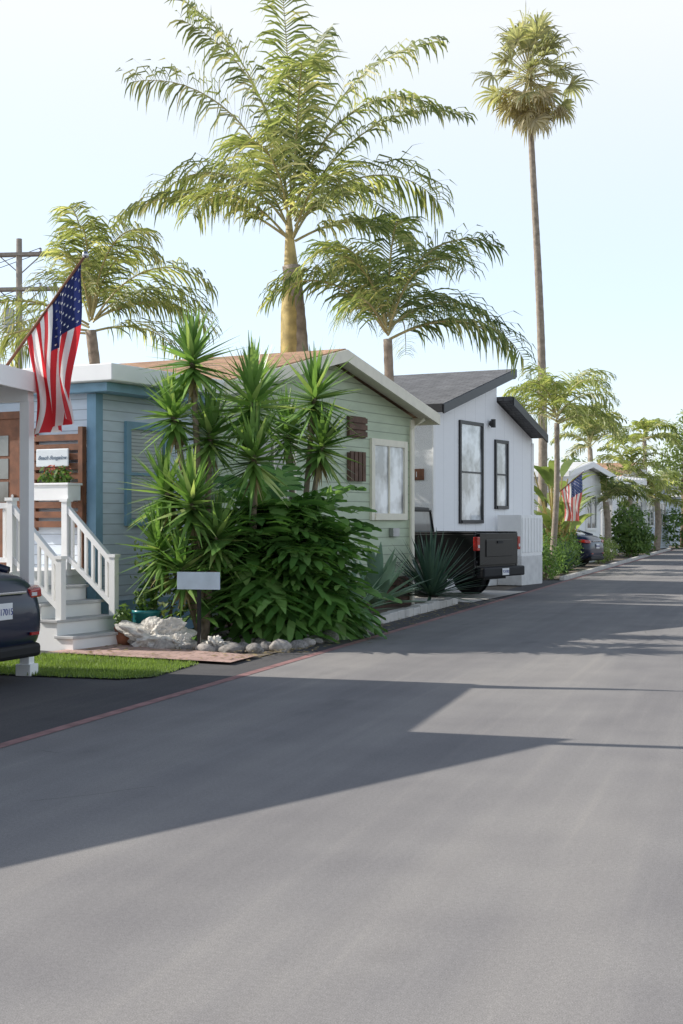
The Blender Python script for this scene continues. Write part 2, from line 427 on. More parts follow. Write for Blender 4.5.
pl=thing('planter_box','white window planter box with small plants and red flowers','planter',Mb@Vector((-.42,-.3,1.86)),PHI)
mb=MB(); mb.box(-.3,.3,-.12,.14,0,.2); mb.box(-.32,.32,-.14,.16,.2,.23); mb.build('box','wpaint',pl,bevel=.006)

def leafcloud(mb,blobs,n,size,mi=0,flat=.4,shell=.55):
    tot=sum(b[3]*b[4]*b[5] for b in blobs)
    for b in blobs:
        k=int(n*(b[3]*b[4]*b[5])/tot)
        for i in range(k):
            d=Vector((random.gauss(0,1),random.gauss(0,1),random.gauss(0,1))).normalized()
            r=shell+(1-shell)*random.random()
            nn=noise.noise(Vector((b[0],b[1],b[2]))*3+d*2.2)
            r*=1+.45*nn
            p=Vector((b[0]+d.x*r*b[3],b[1]+d.y*r*b[4],b[2]+d.z*r*b[5]))
            if p.z<.02: continue
            a=(d+Vector((random.uniform(-1,1),random.uniform(-1,1),random.uniform(-.6,1)))*.9).normalized()
            t=a.cross(Vector((random.uniform(-1,1),random.uniform(-1,1),random.uniform(-1,1)))).normalized()
            s2=a.cross(t); l=size*random.uniform(.6,1.3); w=l*flat
            mb.add([p-t*l,p+s2*w,p+t*l,p-s2*w],[(0,1,2,3)],mi)
mb=MB(); leafcloud(mb,[(-.15,0,.3,.14,.1,.12),(.1,0,.32,.17,.1,.14)],260,.045); leafcloud(mb,[(0,0,.4,.25,.1,.08)],40,.03,1)
mb.build('plants',['shrub','flower'],pl)

G=thing('green_house','sage green mobile home with low gable roof and cream trim','house',(-6.6,26.2,0),PHI)
mb=MB(); mb.prismx([(-6.6,0),(0,0),(0,3.55),(-3.3,4.32),(-6.6,3.55)],-12,0); mb.build('wall','green',G,fixn=True)
mb=MB(); mb.roofx([(-6.95,3.64),(-3.3,4.49),(.35,3.64)],-12.4,.36,.08); mb.build('roof','roofbrown',G,fixn=True)
mb=MB(); mb.roofx([(-6.97,3.615),(-3.3,4.47),(.37,3.615)],.362,.41,.2); mb.box(-12.4,.36,.353,.39,3.42,3.63); mb.box(-12.4,.36,-6.99,-6.953,3.42,3.63); mb.build('fascia','cream',G,fixn=True)
mb=MB(); mb.roofx([(-6.9,3.56),(-3.3,4.40),(.34,3.56)],0.002,.355,.03); mb.build('soffit','cream',G,fixn=True)
mb=MB(); mb.box(0,.03,-.12,.03,0,3.5); mb.build('corner_board','cream',G)
mb=MB(); mb.tube([(.07,-.2,.1),(.07,-.2,3.3),(.3,-.1,3.5)],.035); mb.build('downpipe','cream',G)
mb=MB(); mb.box(.003,.04,-6.6,-.12,0,.55); mb.build('skirting','woodgrey',G)
window(G,0,-1.62,-.42,1.72,2.95,'cream','glassrefl',.12,1)
window(G,0,-5.6,-4.5,1.72,2.95,'cream','glass',.12,1)
mb=MB(); mb.box(.01,.05,-2.6,-1.98,2.3,2.78)
for i in range(4): mb.box(.052,.075,-2.58+i*.15,-2.47+i*.15,2.28,2.8)
mb.build('wall_plaque','woodgrey',G)
mb=MB(); mb.box(.01,.05,-2.6,-1.98,3.05,3.42)
for i in range(3): mb.box(.052,.075,-2.62,-1.96,3.07+i*.12,3.16+i*.12)
mb.build('wall_plaque','woodgrey',G)
mb=MB(); mb.box(.01,.09,-.98,-.72,1.3,1.45); mb.build('meter_box','metal',G)

W=thing('white_house','modern white mobile home with split shed roof and black windows','house',(-7.35,31,0),PHI)
mb=MB(); mb.prismx([(0,0),(6.1,0),(6.1,3.7),(3.72,4.5),(3.7,4.5),(3.7,5.14),(0,4.12)],-13,0); mb.build('wall','white',W,fixn=True)
mb=MB(); mb.roofx([(-.3,4.17),(3.92,5.33)],-13.3,.4,.1); mb.roofx([(3.75,4.64),(6.1,3.83)],-13.3,.4,.1); mb.build('roof','roofgrey',W,fixn=True)
mb=MB(); mb.roofx([(-.32,4.15),(3.94,5.32)],.402,.44,.2); mb.box(-13.3,.4,3.922,3.96,5.08,5.33); mb.roofx([(3.75,4.62),(6.1,3.81)],.402,.44,.2); mb.box(-13.3,.4,-.34,-.302,3.98,4.17); mb.build('fascia','black',W,fixn=True)
mb=MB(); mb.box(.003,.05,0,6.1,0,.6); mb.box(-13,0.003,-.04,-.003,0,.6); mb.build('skirting','rooflight',W)
mb=MB(); mb.box(0,.035,-.02,.1,.61,4.1); mb.build('corner_board','wpaint',W)
mb=MB(); mb.box(0,.035,6.0,6.12,.61,3.6); mb.build('corner_board','wpaint',W)
window(W,0,1.5,2.72,1.6,3.85,'black','glassrefl',.08,0,1)
window(W,0,3.62,4.3,1.95,3.5,'black','glassrefl',.08,0,1)
mb=MB(); mb.tube([(.04,3.2,3.95),(.12,3.2,3.95)],.07,10); mb.tube([(.12,3.2,3.85),(.12,3.2,4.05)],.06,10); mb.build('wall_lamp','black',W)
mb=MB(); mb.box(-.62,-.2,-.05,-.003,2.5,2.75); mb.build('wall_plaque','wood',W,bevel=.01)
text('house_number','31',.17,'wpaint',W,(-.41,-.056,2.62),(R(90),0,0))
pw=bpy.data.objects.new('porch',None); col.objects.link(pw); pw.parent=W
mb=MB(); mb.box(.06,.7,3.6,5.0,0,.72); mb.build('porch_base','rooflight',pw,bevel=.01)
mb=MB(); mb.box(.63,.69,3.6,5.0,.72,1.72)
for i in range(7): mb.box(.692,.705,3.64+i*.2,3.8+i*.2,.8,1.66)
mb.box(.06,.63,3.6,3.66,.72,1.72); mb.build('porch_wall','wpaint',pw,bevel=.005)

N=thing('white_house','white mobile home with shed roof beside the carport','house',(-7.13,5.2,0),0)
mb=MB(); mb.prismx([(0.2,0),(4.35,0),(4.35,3.4),(0.2,2.16)],-8,0); mb.build('wall','whiteh',N,fixn=True)
mb=MB(); mb.roofx([(-.1,2.2),(4.75,3.70)],-8.4,.38,.14); mb.build('roof','roofgrey',N,fixn=True)
mb=MB(); mb.tube([(.3,4.5,3.5),(.3,4.5,4.4)],.06); mb.build('shadow_mast','metal',N)  # unseen mast added to cast the thin shadow spike on the road
window(N,0,1.5,2.7,1.0,2.0,'wpaint','glass')
C=thing('carport','white carport awning with sloping roof on white posts','carport',(-7.3,13.2,0),0)
mb=MB(); mb.roofx([(-3.6,3.2),(0,3.1)],-5,0,.1); mb.build('roof','rooflight',C,fixn=True)
mb=MB(); mb.roofx([(-3.6,3.21),(.03,3.105)],.003,.04,.2); mb.box(-5,0,.003,.04,2.92,3.1); mb.build('fascia','wpaint',C,fixn=True)
mb=MB(); mb.box(-5,-.03,-.22,-.1,2.82,2.98); mb.build('beam','wpaint',C)
for y in(-.16,-3.1):
    mb=MB(); mb.box(-.13,-.02,y-.055,y+.055,0,2.82 if y>-1 else 3.05); mb.box(-.16,.01,y-.085,y+.085,0,.12); mb.build('post','wpaint',C,bevel=.005)

def farhouse(name,label,loc,Wd,H,rh,wall,roof,trim,D=10,glass='glass'):
    h=thing(name,label,'house',loc,PHI)
    mb=MB(); mb.prismx([(0,0),(Wd,0),(Wd,H),(Wd/2,H+rh),(0,H)],-D,0); mb.build('wall',wall,h,fixn=True)
    mb=MB(); mb.roofx([(-.4,H+.05),(Wd/2,H+rh+.16),(Wd+.4,H+.05)],-D-.3,.4,.09); mb.build('roof',roof,h,fixn=True)
    mb=MB(); mb.roofx([(-.42,H+.04),(Wd/2,H+rh+.15),(Wd+.42,H+.04)],.402,.44,.2); mb.box(-D,.4,-.44,-.403,H-.15,H+.05); mb.build('fascia',trim,h,fixn=True)
    window(h,0,Wd*.15,Wd*.38,1.3,2.5,trim,glass,.1,1); window(h,0,Wd*.6,Wd*.85,1.3,2.5,trim,glass,.1,1)
    window_s(h,0,-2.2,-1.2,1.3,2.5,trim,glass)
    return h
F1=farhouse('white_house','white mobile home with low gable roof beyond the palms',(-7.3,51,0),4.2,3.3,.3,'white','rooflight','wpaint')
F2=farhouse('beige_house','pale mobile home with slatted patio cover behind shrubs',(-8.6,59,0),6.2,3.5,.4,'beige','rooflight','wpaint')
mb=MB()
for i in range(14): mb.box(.45,1.9,.2+i*.43,.36+i*.43,3.35,3.45)
mb.box(1.75,1.85,0,6.2,3.15,3.35); mb.box(.4,.5,0,6.2,3.15,3.35); mb.build('patio_cover','wpaint',F2)
mb=MB(); mb.box(1.76,1.83,.1,.17,0,3.15); mb.build('post','wpaint',F2)
F4=farhouse('white_house','small white home with brown roof among palms',(-7.5,69.0,0),5.5,3.5,.8,'white','roofbrown','wpaint')
farhouse('blue_house','small pale blue home with white trim near street end',(-6.9,78.5,0),5,3.2,.5,'blue','rooflight','wpaint')
F3=farhouse('blue_house','pale blue house with white trim closing the end of street',(-6,92,0),9,3.2,.7,'blue','roofgrey','wpaint')

# ---------------------------------------------------------------- palms
def frond(mb,o,az,el0,L,droop,leafL,npair=46,w=.022,roll=0,lean=.55,mi_r=0,mi_l=1,t0=.14,power=1.5,rr=.03,hang=1.0):
    N=16; pts=[Vector(o)]; dirs=[]
    h=Vector((math.cos(az),math.sin(az),0)); S=Vector((-math.sin(az),math.cos(az),0))
    curl=random.uniform(-.3,.3)
    for i in range(N):
        t=i/N; el=el0-droop*(t**power)
        hh=(h+S*curl*t).normalized()
        d=hh*math.cos(el)+Vector((0,0,math.sin(el))); dirs.append(d); pts.append(pts[-1]+d*L/N)
    dirs.append(dirs[-1])
    mb.tube(pts,[rr*(1-.85*i/N) for i in range(N+1)],5,mi_r)
    for k in range(npair):
        t=t0+(1-t0)*(k+.5)/npair
        f=t*N; i=min(int(f),N-1); p=pts[i].lerp(pts[i+1],f-i); T=dirs[i]
        U=S.cross(T)
        if U.z<0: U=-U
        ll=leafL*(math.sin(math.pi*(.16+.72*t))**.7)
        for sd in(-1,1):
            if random.random()<.06: continue
            ss=(S*sd*math.cos(roll)+U*math.sin(roll)*sd)
            dv=(ss*.85+T*(lean+random.uniform(-.2,.25))+U*random.uniform(-.2,.6)).normalized()
            l=ll*random.uniform(.65,1.15); g=hang*random.uniform(.3,1.5)
            p1=p+dv*l*.38; d2=(dv+Vector((0,0,-.5*g))).normalized(); p2=p1+d2*l*.34
            d3=(d2+Vector((0,0,-1.1*g))).normalized(); p3=p2+d3*l*.28
            wd=(T*.8+U*.5).normalized()
            mb.strip([p,p1,p2,p3],wd,[w*.5,w,w*.75,.002],mi_l)
def palm(label,base,top,r0,r1,fronds,leafL,leaf='palmleaf',npair=46,w=.022,shaft=.0,cat='palm tree',bend=.1,name='palm_tree',hang=1.0,spread=.4):
    T=thing(name,label,cat,base)
    H=top[2]; dx=top[0]-base[0]; dy=top[1]-base[1]
    mb=MB(); pts=[];rad=[]
    n=int(H*7)
    for i in range(n+1):
        t=i/n; pts.append((dx*(t**1.5)+bend*math.sin(t*3),dy*t,H*t)); rad.append((r0+(r1-r0)*t)*(1+.04*(i%2)))
    mb.tube(pts,rad,12)
    mb.build('trunk','trunk',T,smooth=True)
    last=Vector(pts[-1])
    if shaft:
        mb=MB(); mb.tube([last+Vector((x,0,z)) for x,z in((.03,-shaft),(.03,-shaft*.85),(.02,-shaft*.45),(0,-.1),(-.03,.4),(-.06,1.1))],[r1*1.03,r1*1.4,r1*1.3,r1*.85,r1*.6,r1*.25],12)
        mb.build('crownshaft','trunkgreen',T,smooth=True)
    mb=MB()
    for (az,el,L,dr) in fronds:
        o=last+Vector((math.cos(R(az))*r1*.4,math.sin(R(az))*r1*.4,spread*(el/80)+random.uniform(-.15,.15)))
        frond(mb,o,R(az),R(el),L,R(dr),leafL*random.uniform(.85,1.15),npair,w,roll=random.uniform(-.6,.6),hang=hang)
    mb.build('crown',['rachis',leaf],T)
    return T
main=[(197,70,4.7,80),(196,36,3.7,80),(222,80,4.7,58),(118,87,5.3,18),(88,83,4.7,42),(17,78,4.9,80),(10,62,4.5,92),(28,50,3.6,108),
 (12,28,2.6,85),(-60,78,4.2,112),(-90,64,3.4,130),(-45,50,3.1,120),(150,62,3.6,100),(70,54,3.4,100),(-15,72,4.2,112),(-130,42,2.7,105),(195,54,3.3,112),(205,84,4.5,68)]
random.seed(23)
palm('tall feathery palm with golden green crownshaft rising behind the houses',(-9.3,27.5,0),(-9.5,27.5,6.8),.24,.185,main,1.05,'palmleaf',72,.023,shaft=2.2,hang=1.5,spread=1.1,bend=.14)
def rnd(n,Lm,elmin=5,elmax=75,seed=1):
    random.seed(seed); out=[]
    for i in range(n):
        el=random.uniform(elmin,elmax); out.append((i*137.5+random.uniform(-15,15),el,Lm*random.uniform(.75,1.15),60+el*.8+random.uniform(-14,14)))
    return out
palm('leafy palm with drooping green fronds between houses',(-7.45,27.3,0),(-7.4,27.3,5.2),.12,.09,rnd(17,2.9,5,84,3),.85,'palmleaf2',54,.019,hang=1.4)
palm('feathery palm with drying fronds behind the blue house',(-14.56,29.2,0),(-14.9,29.2,5.9),.15,.12,rnd(17,3.2,5,88,5),.88,'palmleaf',56,.02,hang=1.5)
palm('small arching palm beside the white house',(-6.0,39.6,0),(-5.85,39.6,4.3),.09,.07,rnd(17,2.3,20,88,9),.66,'palmleafy',44,.019,hang=1.4)
palm('short palm beyond the parked car',(-6.3,55.5,0),(-6.3,55.5,2.3),.13,.12,rnd(18,1.7,10,85,12),.55,'palmleaf2',30,.03)
palm('short palm in the far roadside garden',(-6.4,65.5,0),(-6.4,65.5,3.6),.12,.09,rnd(18,2.0,0,85,14),.55,'palmleafy',28,.035)
palm('short palm in front of the small far home',(-8.2,66,0),(-8.2,66,4.9),.13,.10,rnd(18,1.9,0,85,15),.55,'palmleaf',28,.035)
palm('bushy short palm at the roadside near street end',(-5.9,75,0),(-5.9,75,2.6),.18,.15,rnd(20,2.2,0,85,16),.6,'palmleafy',28,.04)
palm('slender palm above the far homes',(-11.0,88,0),(-11.0,88,7.0),.15,.12,rnd(16,2.2,0,85,17),.6,'palmleaf',26,.05)
palm('slender palm rising over the street end',(-7.4,84,0),(-7.3,84,6.2),.14,.11,rnd(16,2.2,0,85,18),.6,'palmleafy',26,.05)
random.seed(22)
T=thing('fan_palm_tree','very tall slender fan palm with shaggy round crown','palm tree',(-7.2,45.6,0))
mb=MB(); n=70; pts=[];rad=[]
for i in range(n+1):
    t=i/n; pts.append((-.3*t+.12*math.sin(t*4),0.1*math.sin(t*3),14.9*t)); rad.append((.16-.07*t)*(1+.05*(i%2)))
mb.tube(pts,rad,10); mb.build('trunk','trunk',T,smooth=True)
last=Vector(pts[-1])
def fan(mb,o,az,el,pet,L,nb,mi_r,mi_l,droop=.5):
    h=Vector((math.cos(az),math.sin(az),0)); d=h*math.cos(el)+Vector((0,0,math.sin(el)))
    S=Vector((-math.sin(az),math.cos(az),0)); U=S.cross(d)
    if U.z<0:U=-U
    tw=random.uniform(-.8,.8); S,U=S*math.cos(tw)+U*math.sin(tw),U*math.cos(tw)-S*math.sin(tw)
    c=o+d*pet; mb.tube([o,c],[.022,.014],4,mi_r)
    for k in range(nb):
        a=(k/(nb-1)-.5)*R(190)
        dv=(d*math.cos(a)+S*math.sin(a)+U*.15*random.uniform(-1,1)).normalized()
        l=L*(1-.25*abs(k/(nb-1)-.5)*2)*random.uniform(.7,1.2)
        p1=c+dv*l*.5; d2=(dv+Vector((0,0,-1))*droop*random.uniform(.2,1.0)).normalized(); p2=p1+d2*l*.27
        d3=(d2+Vector((0,0,-1.4))*droop*random.uniform(.4,2)).normalized(); p3=p2+d3*l*.28
        wd=U.cross(dv).normalized()
        mb.strip([c,p1,p2,p3],wd,[.015,.042,.026,.003],mi_l)
mb=MB()
for i in range(48):
    t=i/48; az=i*2.4+random.uniform(-.5,.5); el=R(-28+116*(t**1.1)+random.uniform(-12,12)); fan(mb,last+Vector((0,0,.9+.3*t)),az,el,random.uniform(.55,1.4)+.2*t,random.uniform(.7,1.0),17,0,1,.6)
mb.build('crown',['rachis','fan'],T)
mb=MB()
for i in range(30):
    az=i*2.4+random.uniform(-.3,.3); el=R(random.uniform(-72,-10)); fan(mb,last+Vector((0,0,random.uniform(.3,1.1))),az,el,random.uniform(.5,1.1),.78,14,0,1,1.0)
mb.build('dead_frond_skirt',['rachis','deadfan'],T)

# ---------------------------------------------------------------- yuccas
def blade(mb,o,d,L,w,droop,mi=0,seg=4):
    d=d.normalized(); up=Vector((0,0,1)); S=d.cross(up)
    if S.length<.05:S=Vector((1,0,0))
    S.normalize(); pts=[o]; p=o; dd=d
    for i in range(seg):
        p=p+dd*L/seg; pts.append(p); dd=(dd+Vector((0,0,-1))*droop/seg).normalized()
    a=random.uniform(-.5,.5); S=(S*math.cos(a)+S.cross(d)*math.sin(a))
    ws=[w*.7]+[w*(1,.95,.7,.3)[min(3,int(4*i/seg))] for i in range(1,seg)]+[.002]
    mb.strip(pts,S,ws,mi)
def rosette(mb,o,n,L,w,emin=-35,emax=88,droop=.35,axis=Vector((0,0,1)),mi=0,mid=None):
    q=Vector((0,0,1)).rotation_difference(axis)
    for i in range(n):
        t=i/n; el=R(emin+(emax-emin)*(t**1.2)+random.uniform(-8,8)); az=i*2.39996+random.uniform(-.2,.2)
        d=Vector((math.cos(az)*math.cos(el),math.sin(az)*math.cos(el),math.sin(el)))
        d.rotate(q)
        blade(mb,o+axis*(-.2+t*.28),d,L*random.uniform(.85,1.1)*(1-.15*t),w*random.uniform(.8,1.1),droop*random.uniform(.1,1.2),mi)
    if mid is not None:
        for i in range(int(n*.1)):
            az=random.uniform(0,6.28); el=R(random.uniform(-85,-50)); d=Vector((math.cos(az)*math.cos(el),math.sin(az)*math.cos(el),math.sin(el)))
            blade(mb,o+axis*-.25,d,L*.55,w*.8,.1,mid)
def yucca(label,base,heads):
    T=thing('yucca_plant',label,'plant',base); b=Vector(base)
    st=MB(); cr=MB()
    for (x,y,z,s) in heads:
        p=Vector((x,y,z))-b; mid=Vector((p.x*.35,p.y*.35,p.z*.5))
        st.tube([(0,0,0),mid*.5,mid,mid.lerp(p,.6)+Vector((0,0,.03)),p],[.07,.055,.045,.04,.035],7)
        rosette(cr,p,96,.7*s,.044,-38,88,.2,axis=(Vector((p.x*.5,p.y*.5,1))).normalized(),mid=1)
    st.build('stem','yuccastem',T,smooth=True); cr.build('crown',['yucca','dead'],T)
random.seed(31)
yucca('tall yucca with many spiky green rosettes beside the blue house',(-7.05,17.0,0),
 [(-7.2,16.95,3.7,1.05),(-7.45,16.9,3.0,.85),(-7.5,16.8,2.0,.95),(-7.05,16.6,1.85,1.05),(-7.5,16.6,1.25,.9),(-7.0,17.1,2.75,.95),(-7.15,16.5,1.0,.8),(-6.75,16.7,1.4,.9)])
yucca('broad yucca with spiky rosettes among rocks',(-6.6,17.6,0),
 [(-6.5,17.3,3.15,1.3),(-6.4,17.1,2.45,1.15),(-6.75,18,3.45,.85)])
yucca('yucca with dense rosettes near the green house',(-6.5,19.2,0),
 [(-6.3,19.3,3.4,1.15),(-6.15,19.2,2.7,1.0),(-6.75,19.4,2.9,.95)])

# ---------------------------------------------------------------- split leaf philodendron
def splitleaf(mb,o,d,L,mi=0):
    d=d.normalized(); S=d.cross(Vector((0,0,1)))
    if S.length<.05:S=Vector((1,0,0))
    S.normalize(); U=S.cross(d)
    if U.z<0:U=-U
    n=6; pts=[o]; dd=d
    for i in range(n): pts.append(pts[-1]+dd*L/n); dd=(dd+Vector((0,0,-.13))).normalized()
    mb.strip(pts,S,[L*.12]*(n-1)+[L*.07,.005],mi)
    for i in range(n):
        t=i/n; p=pts[i].lerp(pts[i+1],.3); l=L*.55*(math.sin(math.pi*(.25+.6*t)))
        for sd in(-1,1):
            dv=(S*sd+d*(.1+.8*t)+Vector((0,0,-.15))+U*.12).normalized()
            if i==0: dv=(S*sd-d*.6).normalized()
            p0=p+S*sd*L*.08
            p1=p0+dv*l*.45; p2=p0+dv*l*.8+Vector((0,0,-.1*l)); p3=p0+dv*l+Vector((0,0,-.2*l))
            mb.strip([p0,p1,p2,p3],d,[L*.062,L*.066,L*.056,L*.012],mi)
random.seed(41)
P=thing('philodendron_shrub','dense split leaf philodendron spilling over rocks beside the road','plant',(-6.45,18.0,0))
mb=MB(); st=MB()
BL=[(0,0,1.25,.55,.6,.8),(.05,.4,1.2,.5,.55,.8),(.15,.1,.75,.45,.65,.6),(-.2,-.5,1.25,.5,.4,.6),(.2,.5,.95,.35,.35,.7),(.0,.3,1.65,.42,.5,.42),(-.35,-.4,.8,.5,.45,.6)]
for i in range(175):
    bl=random.choice(BL)
    d=Vector((random.gauss(0,1)+.4,random.gauss(0,1)-.5,random.gauss(0,1)+.2)).normalized()
    p=Vector((bl[0]+d.x*bl[3]*.75,bl[1]+d.y*bl[4]*.75,bl[2]+d.z*bl[5]*.8))
    if p.z<.28: p.z=.28+random.random()*.3
    dd=Vector((d.x,d.y,d.z*.35-.1+random.uniform(-.4,.4)))
    splitleaf(mb,p,dd,random.uniform(.6,1.05))
    if i%3==0: st.tube([(random.uniform(-.2,.2),random.uniform(-.1,.5),0),(p.x*.5,p.y*.5+.1,p.z*.7),p],[.03,.02,.01],5)
for i in range(20):
    t=random.random(); p=Vector((.42+t*.35+random.uniform(-.08,.08),.45+random.uniform(-.25,.25),1.25-t*.9))
    splitleaf(mb,p,Vector((.5,-.4,-.9)),random.uniform(.55,.75))
mb.build('foliage','philo',P); st.build('stem','yuccastem',P)

# ---------------------------------------------------------------- agaves
def agave(label,loc,n,L,w,mat,emin=15,name='agave_plant'):
    T=thing(name,label,'plant',loc); mb=MB()
    for i in range(n):
        t=i/n; el=R(emin+(85-emin)*t+random.uniform(-5,5)); az=i*2.4+random.uniform(-.15,.15)
        d=Vector((math.cos(az)*math.cos(el),math.sin(az)*math.cos(el),math.sin(el)))
        S=d.cross(Vector((0,0,1))).normalized(); U=S.cross(d)
        l=L*random.uniform(.85,1.1); vs=[];fs=[]
        for k,(s,ww) in enumerate([(0,.6),(.25,.95),(.5,1),(.75,.65),(1,.03)]):
            c=d*l*s+Vector((0,0,.05))-Vector((0,0,1))*.12*l*s*s*(1-t)
            vs+=[c-S*w*ww+U*w*.35*ww,c,c+S*w*ww+U*w*.35*ww]
        for k in range(4):
            a=k*3; fs+=[(a,a+1,a+4,a+3),(a+1,a+2,a+5,a+4)]
        mb.add(vs,fs)
    mb.build('leaves',mat,T,smooth=True)
random.seed(51)
agave('blue green agave with broad leaves behind stone edging',(-6.4,22.9,.1),34,1.05,.1,'agave')
agave('dark spiky agave against the green house',(-6.1,25.6,.15),120,1.2,.032,'agave2',0)
agave('small agave beside the roadside planting',(-6.0,41.5,0),60,1.0,.045,'agave2',5)
agave('small agave behind stone edging near the shrub',(-6.3,21.2,.05),34,.85,.06,'agave')

# ---------------------------------------------------------------- shrubs & trees
def shrub(name,label,loc,blobs,n,size,mat,trunk=None,cat='shrub',flat=.4):
    T=thing(name,label,cat,loc); mb=MB(); leafcloud(mb,blobs,n,size,0,flat); mb.build('crown' if trunk else 'foliage',mat,T)
    st=MB()
    if trunk:
        h,r=trunk; st.tube([(0,0,0),(.05,0,h*.5),(0,.05,h)],[r,r*.8,r*.6],8)
        for b in blobs: st.tube([(0,.03,h*.8),(b[0]*.5,b[1]*.5,(h+b[2])/2),(b[0],b[1],b[2])],[r*.5,r*.35,r*.1],6)
        st.build('trunk','bark',T,smooth=True)
    else:
        for i in range(5):
            a=i*1.3; b=random.choice(blobs); st.tube([(0,0,0),(b[0]*.5+math.cos(a)*.1,b[1]*.5+math.sin(a)*.1,b[2]*.6),(b[0],b[1],b[2])],[.03,.02,.008],5)
        st.build('stem','bark',T)
    return T
random.seed(61)
shrub('shrub','twiggy green shrub beside the white stairs',(-7.85,17.25,0),[(0,0,1.1,.32,.35,.6),(.2,.1,.5,.3,.4,.4)],420,.05,'shrubl')
shrub('shrub','low green shrub under the yucca',(-7.0,17.9,0),[(0,0,.5,.6,.6,.5),(.5,.5,.6,.5,.5,.5)],900,.06,'shrub')
shrub('shrub','leafy green shrub against the green house wall',(-7.1,20.5,0),[(0,0,.8,.45,.6,.7),(.1,.8,.6,.4,.6,.5)],1300,.07,'shrub')
shrub('shrub','dark round clipped shrub at the roadside',(-6.0,62.0,0),[(0,0,1.3,.95,1.2,1.2),(.1,.4,.7,.85,1.2,.7)],3000,.10,'shrub')
shrub('shrub','leafy shrub beside the parked dark car',(-6.2,52.5,0),[(0,0,.5,.5,1.0,.5),(.1,1.5,.5,.5,.8,.5)],1300,.07,'shrubl')
shrub('shrub','low planting at the far roadside',(-6.2,70,0),[(0,0,.5,.6,1.4,.6)],1200,.09,'shrub')
shrub('shrub','low green bush beside white porch',(-5.9,37.9,0),[(0,0,.4,.45,.6,.5),(.05,.9,.5,.45,.6,.6)],900,.06,'shrub')
shrub('shrub','low green bush along the road edging',(-6.2,41,0),[(0,0,.6,.6,.8,.6),(0,1.3,.7,.6,.8,.8)],1600,.07,'shrub')
shrub('shrub','leafy bush beneath the small palm',(-6.6,44.8,0),[(0,0,.9,.6,.8,.9),(.1,1.2,.7,.6,.8,.7)],1700,.08,'shrub')
shrub('hedge','dense hedge closing the far end of street',(-2.6,83,0),[(x,random.uniform(-.5,.5),random.uniform(1.0,1.4),1.4,1,random.uniform(1.0,1.5)) for x in(-3,-1,1,3,5)],5000,.13,'shrub')
shrub('broadleaf_tree','tall broadleaf tree with uneven green crown',(-5.2,86,0),[(0,0,6.0,1.4,1.8,1.5),(1.3,.3,5.0,1.4,1.4,1.1),(-1.0,0,4.6,1.0,1.3,.9),(.6,0,7.6,.9,1.0,1.0),(1.9,0,6.5,.9,.9,.9),(.2,0,4.2,1.3,1.2,.9)],3600,.13,'shrubl',(4,.22),'tree')
shrub('broadleaf_tree','round broadleaf tree behind the far homes',(-12.5,92,0),[(0,0,4.4,2,2,1.3),(1.8,0,3.7,1.5,1.4,1.1),(-2,0,3.8,1.6,1.6,1.2)],3000,.16,'shrub',(3,.25),'tree')
shrub('broadleaf_tree','dark tree behind the far homes',(-16,84,0),[(0,0,4.3,2,2,1.4),(2,0,3.8,1.4,1.4,1)],2400,.15,'shrub',(3,.25),'tree')
shrub('broadleaf_tree','tree behind the blue house at street end',(2,98,0),[(0,0,5,3,2,2),(-3,0,4,2,2,1.5),(3,0,4,2,2,1.6),(-6,0,4.5,2,2,1.6)],4500,.2,'shrub',(4,.3),'tree')
random.seed(71)
def paddle(label,loc,n,H):
    T=thing('bird_of_paradise_plant',label,'plant',loc); st=MB(); mb=MB()
    for i in range(n):
        az=i*2.4; h=H*random.uniform(.3,.78); sp=random.uniform(.2,.7)
        d=Vector((math.cos(az),math.sin(az),0)); p0=d*.1; p1=d*sp*.5+Vector((0,0,h*.6)); p2=d*sp+Vector((0,0,h))
        st.tube([p0,p1,p2],[.04,.03,.02],5)
        dd=(d*.6+Vector((0,0,1))).normalized(); S=Vector((-d.y,d.x,0)); pts=[p2];L=H*.32
        for k in range(6): pts.append(pts[-1]+dd*L/6); dd=(dd+d*.12+Vector((0,0,-.2))).normalized()
        mb.strip(pts,S,[.04,.13,.16,.16,.13,.08,.01])
    st.build('stem','trunkgreen',T); mb.build('leaves','shrubl',T)
paddle('bird of paradise with upright paddle leaves',(-6.3,42.6,0),30,4.0)
paddle('bird of paradise with upright paddle leaves',(-6.5,45.8,0),20,3.3)

# ---------------------------------------------------------------- rocks
random.seed(81)
rms=[]
for k in range(5):
    bm=bmesh.new(); bmesh.ops.create_icosphere(bm,subdivisions=3,radius=1)
    for v in bm.verts:
        n=noise.noise(v.co*1.1+Vector((k*9,0,0)))+.35*noise.noise(v.co*3+Vector((k*5,2,0)))
        v.co*=1+.32*n; v.co.z*=.65
    me=bpy.data.meshes.new('rock'); bm.to_mesh(me); bm.free(); me.polygons.foreach_set('use_smooth',[True]*len(me.polygons)); me.materials.append(M['rock' if k%2==0 else 'rockl']); rms.append(me)
def rock(loc,s,mesh,label='rounded grey river rock edging the planting bed',name='rock',sz=None):
    o=bpy.data.objects.new(name,mesh); col.objects.link(o); o.location=loc; o.scale=sz or (s*random.uniform(.8,1.3),s*random.uniform(.8,1.2),s)
    o.rotation_euler=(random.uniform(-.2,.2),random.uniform(-.2,.2),random.uniform(0,6.28)); tag(o,label,'rock','river rocks edging the planting bed'); return o
edge=[(-7.6,16.25),(-7.2,16.1),(-6.9,16.1),(-6.6,15.95),(-6.3,15.95),(-6.0,16.0),(-5.8,16.3),(-5.72,16.7),(-5.7,17.1),(-5.72,17.5),(-5.68,17.9),(-5.7,18.4),(-5.65,18.9),(-5.62,19.5),(-5.66,20.1)]
for i,(x,y) in enumerate(edge):
    s=random.uniform(.08,.16); rock((x+random.uniform(-.05,.05),y,s*.35),s,rms[i%5])
